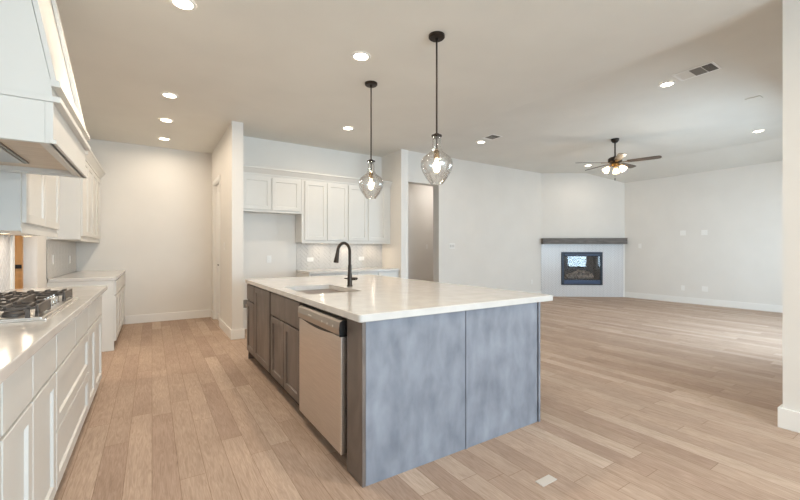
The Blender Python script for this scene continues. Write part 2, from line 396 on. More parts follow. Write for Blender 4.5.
# ------------------------------------------------------------------ wall tile
def herringbone(mb, w, h, tw, tl, depth, gap=.003, hole=None, f=None):
    """tiles over a w x h rectangle; f(a, b, c) -> point; hole = (a0, a1, b0, b1)"""
    rects = [(0, w, 0, h)] if not hole else [(0, hole[0], 0, h), (hole[1], w, 0, h), (hole[0], hole[1], 0, hole[2]), (hole[0], hole[1], hole[3], h)]
    c45 = math.sqrt(.5); n = int(round(tl/tw)); tiles = []
    R = int((w+h)/tw)+4
    for i in range(-R, R):
        for j in range(-R, R):
            k = (i-j) % (2*n)
            if k == 0: tiles.append((i*tw, j*tw, tl, tw))
            elif k == n*2-1: tiles.append((i*tw, j*tw, tw, tl))
    for a0, a1, b0, b1 in rects:
        t = bmesh.new()
        for x, y, sx, sy in tiles:
            g = gap/2
            q = [(x+g, y+g), (x+sx-g, y+g), (x+sx-g, y+sy-g), (x+g, y+sy-g)]
            q = [((p-r)*c45+w*.5, (p+r)*c45-h*.2) for p, r in q]
            if max(p[0] for p in q) < a0 or min(p[0] for p in q) > a1 or max(p[1] for p in q) < b0 or min(p[1] for p in q) > b1: continue
            cx, cy = sum(p[0] for p in q)/4, sum(p[1] for p in q)/4
            A = [t.verts.new((p[0], p[1], 0)) for p in q]
            B = [t.verts.new((p[0]+(cx-p[0])*.02, p[1]+(cy-p[1])*.02, depth)) for p in q]
            t.faces.new(B)
            for u in range(4): t.faces.new((A[u], A[(u+1) % 4], B[(u+1) % 4], B[u]))
        for co, no in (((a0, 0, 0), (-1, 0, 0)), ((a1, 0, 0), (1, 0, 0)), ((0, b0, 0), (0, -1, 0)), ((0, b1, 0), (0, 1, 0))):
            bmesh.ops.bisect_plane(t, geom=t.verts[:]+t.edges[:]+t.faces[:], plane_co=co, plane_no=no, clear_outer=True)
        for v in t.verts: v.co = f(*v.co)
        mb.add(t)
def backsplash(name, label, O, U, N, w, h, mtile, mgrout, tw=.05, tl=.15):
    F = Frame(O, U, N)
    root = thing(name, label, 'tile', O)
    m = MB(); F.box(m, 0, w, 0, h, 0, .004); m.build('grout_bed', mgrout, root)
    m = MB(); herringbone(m, w, h, tw, tl, .0045, f=lambda a, b, c: F.p(a, b, c+.0035)); m.build('tile_field', mtile, root)
    return root
CT = .914
backsplash('tile_backsplash', 'white herringbone tile behind the gas cooktop counter', (XL+.0012, .6, CT), (0, 1, 0), (1, 0, 0), 3.92, .456, 'tile', 'grout')
backsplash('tile_backsplash', 'grey tile above the far counter in the left corner', (XL+.0012, 5.9, CT), (0, 1, 0), (1, 0, 0), YB-5.9, .456, 'tilegrey', 'grout2')
backsplash('tile_backsplash', 'pale herringbone tile under the four door wall cabinets behind the faucet', (2.06, YA-.0012, CT), (1, 0, 0), (0, -1, 0), SX-2.06, .456, 'tilegrey', 'grout')

# ------------------------------------------------------------------ cabinets
def base_cabinet(name, label, O, U, N, w, depth, drawers, doors, wide=None, mt='cab', mtoe='toe', group=None, toe=.1, top=.872, d_top=.862, d_bot=.69, toe_rec=.07):
    """O at the floor under the face; drawers/doors: list of (a0, a1); wide: list of (b0, b1) wide drawer fronts over the full width"""
    F = Frame(O, U, N); root = thing(name, label, 'cabinet', O, group=group)
    m = MB(); F.box(m, 0, w, toe, top, -depth, 0); m.build('body', mt, root)
    m = MB(); F.box(m, 0, w, 0, toe, -depth, -toe_rec); m.build('toe_kick', mtoe, root)
    g = .005 if mt == 'cab' else .006
    for a0, a1 in drawers:
        m = MB(); F.slab(m, a0+g, a1-g, d_bot, d_top, .0005); m.build('drawer', mt, root)
    for d in doors:
        a0, a1 = d[:2]; b1 = d[2] if len(d) > 2 else d_bot-.014
        m = MB(); F.shaker(m, a0+g, a1-g, toe+.012, b1, .0005); m.build('door', mt, root)
    for b0, b1 in (wide or []):
        m = MB(); F.shaker(m, g, w-g, b0, b1, .0005); m.build('drawer', mt, root)
    return root
U, N, FX = (0, 1, 0), (1, 0, 0), -.397
dp = FX-XL-.001
base_cabinet('base_cabinet', 'white base cabinet nearest the camera, cut off by the left edge', (FX, .62, 0), U, N, .988, dp, [(0, .49), (.49, .988)], [(0, .49), (.49, .988)])
base_cabinet('base_cabinet', 'white two door base cabinet just in front of the cooktop drawers', (FX, 1.611, 0), U, N, .777, dp, [(0, .353), (.353, .777)], [(0, .353), (.353, .777)])
base_cabinet('base_cabinet', 'white drawer cabinet with two deep drawers under the gas cooktop', (FX, 2.391, 0), U, N, 1.087, dp, [(0, .536), (.536, 1.087)], [], wide=[(.112, .388), (.396, .676)])
base_cabinet('base_cabinet', 'white two door base cabinet at the far end of the cooktop counter', (FX, 3.481, 0), U, N, 1.07, dp, [(0, .376), (.376, .84)], [(0, .376), (.376, .84)])
ep = base_cabinet('base_cabinet', 'white base cabinet nearer half of the far counter, beside the passage', (FX, 5.95, 0), U, N, .99, dp, [(.02, .99)], [(.02, .505), (.505, .99)])
base_cabinet('base_cabinet', 'white base cabinet of the far counter against the back wall', (FX, 6.942, 0), U, N, .985, dp, [(0, .95)], [(0, .475), (.475, .95)])
m = MB(); m.box(XL+.001, FX+.0005, 5.928, 5.949, 0, .872, .001); m.build('end_panel', 'cab', ep)
AY = 5.80
base_cabinet('base_cabinet', 'white alcove base cabinet on the left, mostly hidden behind the island', (2.06, AY, 0), (1, 0, 0), (0, -1, 0), .83, YA-AY-.001, [(.03, .43), (.43, .83)], [(.03, .43), (.43, .83)])
base_cabinet('base_cabinet', 'white alcove base cabinet at the right end beside the passage', (2.892, AY, 0), (1, 0, 0), (0, -1, 0), .835, YA-AY-.001, [(0, .4), (.4, .8)], [(0, .4), (.4, .8)])

def countertop(name, label, x0, x1, y0, y1, z0=.8725, z1=CT, hole=None, r=.012):
    t = bmesh.new()
    def rr(a0, a1, b0, b1, rad, n=5):
        pts = []
        for cx, cy, s in ((a1-rad, b1-rad, 0), (a0+rad, b1-rad, 90), (a0+rad, b0+rad, 180), (a1-rad, b0+rad, 270)):
            for k in range(n+1):
                an = math.radians(s+90*k/n); pts.append((cx+rad*math.cos(an), cy+rad*math.sin(an)))
        return pts
    o = rr(x0, x1, y0, y1, r); e = .003; oi = rr(x0+e, x1-e, y0+e, y1-e, max(r-e, .002)); n = len(o)
    L = [[t.verts.new((a, b, z)) for a, b in ring] for ring, z in ((oi, z0), (o, z0+e), (o, z1-e), (oi, z1))]
    for p, q in zip(L, L[1:]):
        for i in range(n): t.faces.new((p[i], p[(i+1) % n], q[(i+1) % n], q[i]))
    if hole is None: t.faces.new(L[0][::-1]); t.faces.new(L[-1])
    else:
        h = rr(*hole, .012); H = [[t.verts.new((a, b, z)) for a, b in h] for z in (z0, z1)]
        for i in range(n):
            j = (i+1) % n
            t.faces.new((H[0][i], H[0][j], H[1][j], H[1][i]))
            t.faces.new((L[0][i], L[0][j], H[0][j], H[0][i])); t.faces.new((L[-1][i], L[-1][j], H[1][j], H[1][i]))
    m = MB(); m.add(t); o = m.build(name, 'quartz', smooth=True, angle=30)
    return tag(o, label, 'countertop')
countertop('countertop', 'pale quartz countertop carrying the gas cooktop', XL+.009, -.355, .6, 4.585)
countertop('countertop', 'pale quartz countertop of the far left counter against the back wall', XL+.009, -.375, 5.918, YB-.003)
countertop('countertop', 'pale quartz countertop in the alcove behind the faucet', 2.05, SX-.003, 5.765, YA-.009)

def upper_cabinet(name, label, O, U, N, w, depth, h, doors, db=.03, dt=.03, group=None, rail=True):
    F = Frame(O, U, N); root = thing(name, label, 'cabinet', O, group=group)
    m = MB(); F.box(m, 0, w, 0 if not rail else .004, h, -depth, 0); m.build('body', 'cab', root)
    if rail:
        m = MB(); F.box(m, 0, w, -.012, .022, 0, .006, .002); m.build('light_rail', 'cab', root)
    for a0, a1 in doors:
        m = MB(); F.shaker(m, a0+.004, a1-.004, db, h-dt, .0005); m.build('door', 'cab', root)
    return root
UX = -.72
upper_cabinet('wall_cabinet', 'white two door wall cabinet beside the range hood', (UX, 3.445, 1.372), U, N, 1.15, UX-XL-.001, 1.03, [(.03, .58), (.58, 1.12)], .06)
upper_cabinet('wall_cabinet', 'white wall cabinet over the far counter, nearer one', (UX, 5.93, 1.372), U, N, 1.0, UX-XL-.001, 1.03, [(.03, .515), (.515, 1.0)], .05)
upper_cabinet('wall_cabinet', 'white wall cabinet over the far counter, against the back wall', (UX, 6.932, 1.372), U, N, .995, UX-XL-.001, 1.03, [(0, .48), (.48, .96)], .05)
AU = 6.09
upper_cabinet('wall_cabinet', 'short white two door cabinet above the empty refrigerator space', (1.087, AU, 1.845), (1, 0, 0), (0, -1, 0), .95, YA-AU-.001, .56, [(.03, .47), (.475, .93)], .025, .035)
upper_cabinet('wall_cabinet', 'white two door wall cabinet behind the faucet, left pair', (2.04, AU, 1.372), (1, 0, 0), (0, -1, 0), .82, YA-AU-.001, 1.03, [(.045, .43), (.435, .815)], .04)
upper_cabinet('wall_cabinet', 'white two door wall cabinet behind the hanging globe lamp, right pair', (2.862, AU, 1.372), (1, 0, 0), (0, -1, 0), .865, YA-AU-.001, 1.03, [(.0, .385), (.39, .775)], .04)
CR = [(0, 0), (.012, 0), (.016, .02), (.06, .08), (.075, .09), (.075, .112), (0, .112)]
m = MB(); m.prism(CR, (1.087, SX-.002), lambda a, b, e: (e, AU-a, 2.4+b)); m.box(1.087, SX-.002, AU, YA-.001, 2.406, 2.44)
tag(m.build('crown_moulding', 'cab'), 'white crown moulding along the top of the alcove cabinets', 'moulding')
m = MB(); m.prism(CR, (3.45, 4.6), lambda a, b, e: (UX+a, e, 2.4+b)); m.box(XL+.001, UX, 3.45, 4.6, 2.406, 2.44)
tag(m.build('crown_moulding', 'cab'), 'white crown moulding on the wall cabinet beside the range hood', 'moulding')
m = MB(); m.prism(CR, (5.93, YB-.002), lambda a, b, e: (UX+a, e, 2.4+b)); m.prism(CR, (XL+.001, UX+.075), lambda a, b, e: (e, 5.93-a, 2.4+b))
tag(m.build('crown_moulding', 'cab'), 'white crown moulding on the cabinets over the far counter', 'moulding')

# ------------------------------------------------------------------ range hood
HY0, HY1, HZ = 2.40, 3.44, 1.75
root = thing('range_hood', 'large white tapered range hood over the gas cooktop', 'range hood', (XL, (HY0+HY1)/2, HZ))
m = MB(); w = .03
m.box(-.42, -.39, HY0, HY1, HZ, 1.945, .003); m.box(XL+.002, -.42, HY0, HY0+w, HZ, 1.945, .003); m.box(XL+.002, -.42, HY1-w, HY1, HZ, 1.945, .003)
m.box(-.405, -.378, HY0-.004, HY1+.004, HZ, HZ+.018, .003)
m.build('skirt', 'cab', root)
m = MB(); m.box(XL+.002, -.42, HY0+w, HY1-w, HZ+.035, HZ+.06)
m.build('underside', 'underhood', root)
m = MB(); m.box(-.45, -.42, HY0+w, HY1-w, HZ+.008, HZ+.035); m.box(XL+.002, -.45, HY1-w-.03, HY1-w, HZ+.008, HZ+.035); m.box(XL+.002, -.45, HY0+w, HY0+w+.03, HZ+.008, HZ+.035)
m.build('underside_trim', 'cab', root)
m = MB(); m.box(-.96, -.63, 2.66, 3.19, HZ+.024, HZ+.035, .002); fl = m.build('filter', 'filter', root)
m = MB()
for k in range(2): m.box(-.945+.16*k, -.805+.16*k, 2.69, 3.16, HZ+.018, HZ+.024, .002)
m.build('filter_grille', 'steel2', fl)
m = MB(); m.box(XL+.002, -.362, HY0-.008, HY1+.008, 1.945, 1.972, .004); m.build('ledge', 'cab', root)
m = MB(); m.prism([(XL+.002, 1.972), (-.394, 1.972), (-.399, 2.04), (-.588, ZK-.002), (XL+.002, ZK-.002)], (HY0+.004, HY1-.004), lambda a, b, e: (a, e, b))
m.build('chimney', 'cab', root)
def taper_x(z): return -.396-(z-2.02)*.1845
m = MB()
def frame_piece(y0, y1, z0, z1, c0=.002, c1=.022):
    t = bmesh.new(); vs = []
    for y in (y0, y1):
        for z in (z0, z1):
            for c in (c0, c1): vs.append(t.verts.new((taper_x(z)+c, y, z)))
    bmesh.ops.convex_hull(t, input=t.verts[:]); m.add(t)
frame_piece(HY0+.004, HY0+.10, 2.14, ZK-.003); frame_piece(HY1-.10, HY1-.004, 2.14, ZK-.003); frame_piece(HY0+.004, HY1-.004, 2.05, 2.14)
m.build('front_frame', 'cab', root)
m = MB(); frame_piece(HY0-.002, HY1+.002, 2.02, 2.05, 0, .034); m.build('front_rail', 'cab', root)
for yy in (2.62, 3.22):
    pass

# ------------------------------------------------------------------ gas cooktop
KY0, KY1 = 2.46, 3.42
root = thing('gas_cooktop', 'stainless gas cooktop with black iron grates on the left counter', 'cooktop', (-.69, 2.94, CT))
m = MB(); m.box(-.965, -.425, KY0, KY1, CT, CT+.008, .003); m.box(-.945, -.445, KY0+.02, KY1-.02, CT+.006, CT+.014, .003); m.build('base_plate', 'steel', root)
ZG = .992; zb = CT+.014
def grate(y0, y1, x0, x1, nbar):
    m = MB(); bt = .013; h = .016
    m.box(x0, x0+bt, y0, y1, ZG-h-.006, ZG-.006, .003); m.box(x1-bt, x1, y0, y1, ZG-.052, ZG-.004, .004)
    for y in (y0, y1-bt): m.box(x0, x1, y, y+bt, ZG-h-.008, ZG-.012, .003)
    ym = (y0+y1)/2; m.box(x0, x1, ym-bt/2, ym+bt/2, ZG-h-.008, ZG-.012, .003)
    for k in range(nbar):
        x = x0+.035+(x1-x0-.07)*k/(nbar-1)
        f = lambda a, b, e: (e, a, b)
        for s0, s1 in ((y0, ym-.035), (ym+.035, y1)):
            o = y0 if s0 == y0 else y1; i_ = s1 if s0 == y0 else s0
            poly = [(o, ZG-h-.006), (o, ZG-.002), (i_, ZG), (i_, ZG-h+.004)]
            m.prism(poly, (x-.006, x+.006), f)
    for x in (x0+.03, x0+(x1-x0)*.36, x0+(x1-x0)*.66, x1-.04):
        for y in (y0, y1-.016): m.box(x-.008, x+.008, y, y+.016, zb, ZG-.02, .002)
    m.box(x1-.014, x1, y0, y0+.03, zb+.004, ZG-.03, .002); m.box(x1-.014, x1, y1-.03, y1, zb+.004, ZG-.03, .002)
    return m.build('grate', 'iron', root)
grate(2.475, 2.745, -.935, -.455, 6); grate(2.757, 3.123, -.935, -.585, 5); grate(3.135, 3.405, -.935, -.455, 6)
for x, y, r in ((-.81, 2.61, .04), (-.57, 2.61, .034), (-.76, 2.94, .055), (-.81, 3.27, .034), (-.57, 3.27, .04)):
    m = MB(); m.lathe([(r*1.25, zb), (r*1.25, zb+.012), (r, zb+.02), (r, zb+.026), (0, zb+.028)], (x, y, 0)); b_ = m.build('burner', 'iron', root, smooth=True)
for k in range(5):
    y = 2.79+.075*k
    m = MB(); m.lathe([(.026, zb), (.026, zb+.008), (.021, zb+.012), (.019, zb+.04), (.016, zb+.044), (0, zb+.044)], (-.50, y, 0), 24); m.box(-.504, -.496, y-.018, y+.018, zb+.042, zb+.052, .002)
    m.build('knob', 'chrome', root, smooth=True)

# ------------------------------------------------------------------ island
IX, IXR, IY0, IY1 = .93, 2.378, 1.796, 4.66
UI, NI = (0, 1, 0), (-1, 0, 0)
root = thing('island_panelling', 'grey stained wood end panels wrapping the kitchen island', 'island', (1.65, IY0, 0))
m = MB(); m.box(.9485, 1.652, IY0, IY0+.02, .0, .872, .002); m.build('end_panel', 'panel', root)
m = MB(); m.box(1.668, 2.352, IY0, IY0+.02, .0, .872, .002); m.build('end_panel', 'panel', root)
m = MB(); m.box(1.653, 1.667, IY0-.006, IY0+.02, .0, .872, .002); m.build('batten', 'panel', root)
m = MB(); m.box(2.36, IXR, IY0-.008, IY0+.03, 0, .872, .002); m.build('corner_post', 'panel', root)
m = MB(); m.box(.927, .948, IY0, 1.985, 0, .872, .002); m.build('filler_panel', 'stain', root)
m = MB(); m.box(2.352, IXR-.003, IY0+.031, IY1, 0, .872, .002); m.build('seating_panel', 'panel', root)
m = MB(); m.box(IX+.002, 2.35, IY1-.02, IY1, 0, .872, .002); m.build('far_panel', 'stain', root)
idp = .56
base_cabinet('island_cabinet', 'dark stained narrow island cabinet with drawer at the far end', (IX, 4.262, 0), UI, NI, .375, idp, [(.0, .37)], [(.0, .37)], mt='stain', mtoe='staindark', toe_rec=.06, d_bot=.69)
base_cabinet('island_cabinet', 'dark stained island cabinet with one full height door', (IX, 3.6, 0), UI, NI, .66, idp, [], [(.02, .65, .862)], mt='stain', mtoe='staindark', toe_rec=.06)
base_cabinet('island_cabinet', 'dark stained two door sink cabinet beside the dishwasher', (IX, 2.752, 0), UI, NI, .846, idp, [(.012, .83)], [(.012, .42), (.42, .83)], mt='stain', mtoe='staindark', toe_rec=.06, d_bot=.665)

# dishwasher
root = thing('dishwasher', 'stainless steel dishwasher built into the island side', 'dishwasher', (.95, 2.37, 0))
y0, y1 = 1.998, 2.742
m = MB(); m.box(.955, 1.5, y0, y1, .12, .862); m.build('tub_body', 'black', root)
m = MB(); m.box(.899, .953, y0+.004, y1-.004, .085, .755, .004); m.build('door', 'steel', root)
m = MB()
m.prism([(.953, .765), (.953, .848), (.91, .848), (.893, .838), (.889, .80), (.892, .765)], (y0+.006, y1-.004), lambda a, b, e: (a, e, b))
cp = m.build('control_panel', 'steel2', root)
m = MB(); m.prism([(.955, .757), (.955, .850), (.908, .850), (.891, .84), (.886, .80), (.889, .757)], (y0+.001, y0+.006), lambda a, b, e: (a, e, b)); m.build('end_cap', 'black', cp)
m = MB()
pts = [(y0+.02+(y1-y0-.04)*k/16, .768-.022*math.sin(math.pi*k/16)) for k in range(17)]
poly = [(y0+.02, .772)]+[p for p in pts]+[(y1-.02, .772)]
m.prism(poly, (.8925, .953), lambda a, b, e: (e, a, b)); m.build('handle_pocket', 'black', root)
m = MB(); m.box(.8885, .8905, 2.46, 2.52, .808, .816); m.build('badge', 'mark', cp)
for k in range(3):
    m = MB(); m.cyl((.8905, 2.10+.085*k, .805), (.888, 2.10+.085*k, .805), .007, n=14); m.build('button', 'mark', cp)
for yy in (2.70, 2.03):
    m = MB(); m.cyl((.965, yy, 0), (.965, yy, .12), .016, n=12); m.build('foot', 'steel2', root)
m = MB(); m.box(1.0, 1.02, y0, y1, .0, .118); m.build('toe_plate', 'staindark', root)

SH = (1.0, 1.45, 2.80, 3.50)
countertop('countertop', 'large pale quartz island countertop with a sink cutout', .90, 2.52, 1.775, 4.69, hole=SH, r=.02)
# sink
root = thing('undermount_sink', 'stainless undermount sink set in the island countertop', 'sink', (1.22, 3.15, .67))
m = MB(); a0, a1, b0, b1 = SH; w = .012; zt, zb_ = .8715, .672
m.box(a0-.015, a0-.003, b0-.015, b1+.015, zb_, zt); m.box(a1+.003, a1+.015, b0-.015, b1+.015, zb_, zt)
m.box(a0-.003, a1+.003, b0-.015, b0-.003, zb_, zt); m.box(a0-.003, a1+.003, b1+.003, b1+.015, zb_, zt); m.box(a0-.015, a1+.015, b0-.015, b1+.015, zb_-.012, zb_)
m.build('bowl', 'sink', root)
m = MB(); m.lathe([(.045, zb_), (.045, zb_+.004), (.03, zb_+.002), (0, zb_+.001)], (1.25, 3.15, 0)); m.build('drain', 'chrome', root, smooth=True)
# faucet
fx, fy = 1.535, 3.225
root = thing('kitchen_faucet', 'dark bronze gooseneck faucet behind the island sink', 'faucet', (fx, fy, CT))
m = MB(); m.lathe([(.028, CT), (.028, CT+.008), (.022, CT+.014), (.021, CT+.10), (.017, CT+.13), (.0165, CT+.2)], (fx, fy, 0), 24); m.build('body', 'bronze', root, smooth=True)
pts = [(fx, fy, CT+.19), (fx, fy, 1.2), (fx, fy, 1.235)]; R = .078
dx, dy = -.93, -.37
for k in range(1, 14):
    an = math.pi*.97*k/13
    pts.append((fx+dx*R*(1-math.cos(an)), fy+dy*R*(1-math.cos(an)), 1.235+R*math.sin(an)))
m = MB(); m.tube(pts, .0135, 16); sp_ = m.build('spout', 'bronze', root, smooth=True)
e = Vector(pts[-1]); d = (Vector(pts[-1])-Vector(pts[-2])).normalized()
m = MB(); m.tube([e-d*.005, e+d*.02, e+d*.075, e+d*.105, e+d*.108], [.0145, .0155, .0205, .0235, .019], 18); m.build('spray_head', 'bronze', root, smooth=True)
m = MB(); hz = CT+.07
m.cyl((fx, fy, hz), (fx+.045, fy-.03, hz), .015, .014); m.tube([(fx+.045, fy-.03, hz), (fx+.055, fy-.036, hz+.004), (fx+.06, fy-.04, hz+.008)], [.014, .011, .006]); m.cyl((fx, fy, hz), (fx-.045, fy+.02, hz+.004), .007, .005)
m.build('handle', 'bronze', root, smooth=True)

# ------------------------------------------------------------------ pendants
def pendant(label, x, y):
    root = thing('pendant_lamp', label, 'pendant lamp', (x, y, ZK), group=None)
    m = MB(); m.lathe([(0, 0), (.068, 0), (.068, -.018), (.06, -.026), (.014, -.028), (.014, -.045), (0, -.045)]); m.build('canopy', 'bronze', root, local=True, smooth=True)
    m = MB(); m.cyl((0, 0, -.04), (0, 0, -.95), .0075, n=12); m.build('stem', 'bronze', root, local=True, smooth=True)
    m = MB(); m.lathe([(0, -.825), (.02, -.825), (.024, -.833), (.044, -.838), (.044, -.848), (.024, -.853), (.024, -.862), (0, -.862)]); m.build('collar', 'bronze', root, local=True, smooth=True)
    m = MB(); m.cyl((0, 0, -.95), (0, 0, -.972), .0075, n=12); m.lathe([(0, -.965), (.022, -.965), (.025, -.972), (.025, -1.025), (.02, -1.03), (0, -1.03)]); m.build('socket', 'brass', root, local=True, smooth=True)
    prof = [(.034, -.846), (.036, -.90), (.038, -.945), (.05, -.975), (.082, -1.0), (.112, -1.022), (.13, -1.05), (.1355, -1.075), (.134, -1.10), (.124, -1.135), (.106, -1.172), (.084, -1.205), (.062, -1.232), (.052, -1.245)]
    m = MB(); m.lathe(prof, n=48, cap=False); m.lathe([(max(r-.004, .01), z) for r, z in prof], n=48, cap=False)
    m.build('glass_shade', 'glass', root, local=True, smooth=True, angle=80)
    bp = [(.012, -1.03), (.014, -1.045), (.028, -1.085), (.032, -1.105), (.028, -1.13), (.014, -1.15), (0, -1.153)]
    m = MB(); m.lathe(bp, n=24); b_ = m.build('bulb', 'bulb', root, local=True, smooth=True, angle=80)
    point_light('pendant_glow', (0, 0, -1.10), PEND_POWER, WARM, .034, root)
    return root
pendant('nearer glass globe pendant lamp on the right over the island', 2.005, 2.53)
pendant('farther glass globe pendant lamp on the left over the island', 1.985, 3.64)

# ------------------------------------------------------------------ recessed ceiling lights
def downlight(label, x, y, z, power, col=None):
    root = thing('recessed_light', label, 'ceiling light', (x, y, z))
    m = MB(); m.lathe([(.066, -.001), (.066, -.008), (.086, -.006), (.09, -.001)], n=36, cap=False); m.build('trim_ring', 'plate', root, local=True, smooth=True)
    m = MB(); m.lathe([(.066, -.001), (.066, -.005), (0, -.006)], n=36); m.build('lens', 'lens', root, local=True, smooth=True)
    a = area_light('downlight_beam', (0, 0, -.012), (0, 0, 0), .12, .12, power, col or (SOFT if z > 3.1 else WARM), 'DISK', math.radians(172)); a.parent = root
for lab, x, y in (('recessed light over the aisle cut by the top edge of the picture', .19, 3.2),
                  ('recessed light between the aisle and the pendant lamps', 1.628, 3.18),
                  ('recessed light in the aisle, nearest of the three in a row', .172, 5.19),
                  ('recessed light in the aisle, middle of the three in a row', .166, 6.21),
                  ('recessed light in the aisle, last of the three, by the back wall', .165, 7.27),
                  ('recessed light in front of the alcove cabinets', 2.427, 5.16)):
    downlight(lab, x, y, ZK, 12 if x < 1 and y < 4 else 10 if y < 5.5 and x < 1 else 5 if x < 1 else 9 if x > 2 else 7)
for w_, x, y in (('aisle', .19, .9), ('island end', 1.63, .9), ('wall corner', 2.6, -.9)):
    downlight('recessed kitchen light out of the picture above the '+w_, x, y, ZK, 4 if x < 1 else 11)
for lab, x, y in (('recessed light beside the small square vent', 5.29, 5.31), ('recessed light beside the large ceiling vent', 5.39, 2.2),
                  ('recessed light near the right wall of the living room', 8.85, 2.207), ('recessed light behind the ceiling fan blades', 8.95, 5.36)):
    downlight(lab, x, y, ZL, DOWN_POWER_L)
# unseen lamp added to brighten the hall
downlight('unseen light added to brighten the hall behind the opening', 6.3, 7.5, 3.2, 9, (1, .93, .86))
downlight('unseen light added to brighten the pantry passage', -1.75, 4.8, ZK, 10)  # added lamp, out of sight, to light the wood door warmly

# ------------------------------------------------------------------ ceiling vents
def vent(name, label, x0, x1, y0, y1, z, sect):
    root = thing(name, label, 'vent', ((x0+x1)/2, (y0+y1)/2, z))
    m = MB(); m.box(x0, x1, y0, y1, z-.006, z-.0005, .002); m.build('plate', 'plate', root)
    for a, b, mt in sect:
        m = MB(); m.box(x0+.03, x1-.03, a, b, z-.008, z-.006); g = m.build('grille', mt, root)
        m = MB(); n = 7
        for k in range(n):
            x = x0+.034+(x1-x0-.068)*(k+.5)/n
            m.box(x-.004, x+.004, a, b, z-.013, z-.008)
        m.build('louvre', 'plateslot' if mt != 'plate' else 'plate', g)
vent('ceiling_vent', 'large rectangular vent in the living room ceiling', 5.16, 5.44, 1.66, 2.06, ZL, [(1.685, 1.775, 'slot'), (1.785, 1.895, 'plateslot'), (1.905, 2.03, 'plate')])
vent('ceiling_vent', 'small vent beside the recessed light near the living room wall', 5.10, 5.36, 4.83, 5.12, ZL, [(4.86, 4.95, 'slot'), (4.96, 5.05, 'plateslot')])
m = MB(); m.box(6.82, 6.95, 1.68, 1.84, ZL-.012, ZL-.0005, .003)
tag(m.build('ceiling_plate', 'ceiling'), 'thin blank cover plate flush in the living room ceiling', 'cover plate')

# ------------------------------------------------------------------ ceiling fan
root = thing('ceiling_fan', 'dark bronze ceiling fan with five blades and lit glass shades', 'ceiling fan', (7.246, 3.815, ZL))
vr = Vector((math.cos(math.atan(248/383.)), -math.sin(math.atan(248/383.)), 0)); va = math.atan2(vr.y, vr.x)
m = MB(); m.lathe([(0, 0), (.07, 0), (.068, -.03), (.045, -.065), (.02, -.075), (0, -.075)]); m.build('canopy', 'bronze', root, local=True, smooth=True)
m = MB(); m.cyl((0, 0, -.06), (0, 0, -.35), .013, n=14); m.build('downrod', 'bronze', root, local=True, smooth=True)
m = MB(); m.lathe([(0, -.32), (.03, -.325), (.04, -.335), (.10, -.35), (.118, -.37), (.118, -.425), (.10, -.445), (.06, -.455), (0, -.455)], n=36); m.build('motor', 'bronze', root, local=True, smooth=True)
m = MB(); m.lathe([(0, -.455), (.07, -.455), (.075, -.48), (.055, -.51), (.03, -.525), (0, -.525)], n=28); lkit = m.build('light_kit', 'brass', root, local=True, smooth=True)
for k in range(5):
    an = va+math.radians(34+72*k)
    mx = Matrix.Rotation(an, 4, 'Z')
    m = MB(); t = bmesh.new(); bmesh.ops.create_cube(t, size=1)
    for v in t.verts: v.co = Vector((.165+v.co.x*.15, v.co.y*(.035 if v.co.x < 0 else .07), -.446+v.co.z*.008))
    m.add(t, mx); arm = m.build('blade_arm', 'brass', root, local=True)
    m = MB(); out = []
    for s in (1, -1):
        col = [(.20, .048), (.30, .056), (.5, .063), (.62, .066), (.69, .06), (.715, .04), (.722, .015)]
        out += [(a, s*b) for a, b in (col if s == 1 else col[::-1])]
    tilt = Matrix.Rotation(math.radians(-11), 4, 'X')
    t = bmesh.new(); A = [t.verts.new((a, b, .004)) for a, b in out]; B = [t.verts.new((a, b, -.004)) for a, b in out]
    t.faces.new(A); t.faces.new(B[::-1])
    for i in range(len(out)): t.faces.new((A[i], A[(i+1) % len(out)], B[(i+1) % len(out)], B[i]))
    m.add(t, mx @ Matrix.Translation((0, 0, -.44)) @ tilt)
    m.build('blade', 'blade', arm, local=True)
for k in range(3):
    an = va+math.radians(175+120*k)
    dirv = Vector((math.cos(an)*.62, math.sin(an)*.62, -.78)).normalized()
    p0 = Vector((math.cos(an)*.05, math.sin(an)*.05, -.495)); p1 = p0+Vector((math.cos(an)*.05, math.sin(an)*.05, -.012))
    m = MB(); m.tube([p0, p1, p1+dirv*.03], [.01, .012, .022], 12); m.build('lamp_arm', 'brass', lkit, local=True, smooth=True)
    q = dirv.to_track_quat('Z', 'Y').to_matrix().to_4x4()
    prof = [(.02, 0), (.03, .015), (.045, .04), (.052, .065), (.054, .085), (.06, .098)]
    m = MB(); m.lathe(prof, p1+dirv*.02, 24, q, cap=False); m.lathe([(r-.003, z) for r, z in prof], p1+dirv*.02, 24, q, cap=False)
    m.build('glass_shade', 'shade', lkit, local=True, smooth=True, angle=80)
    point_light('fan_bulb', p1+dirv*.13, FAN_POWER, SOFT, .03, root)
m = MB(); m.cyl((0, 0, -.52), (0, 0, -.735), .0018, n=6); m.cyl((0, 0, -.735), (0, 0, -.775), .009, .006, n=10); m.build('pull_chain', 'bronze', root, local=True)

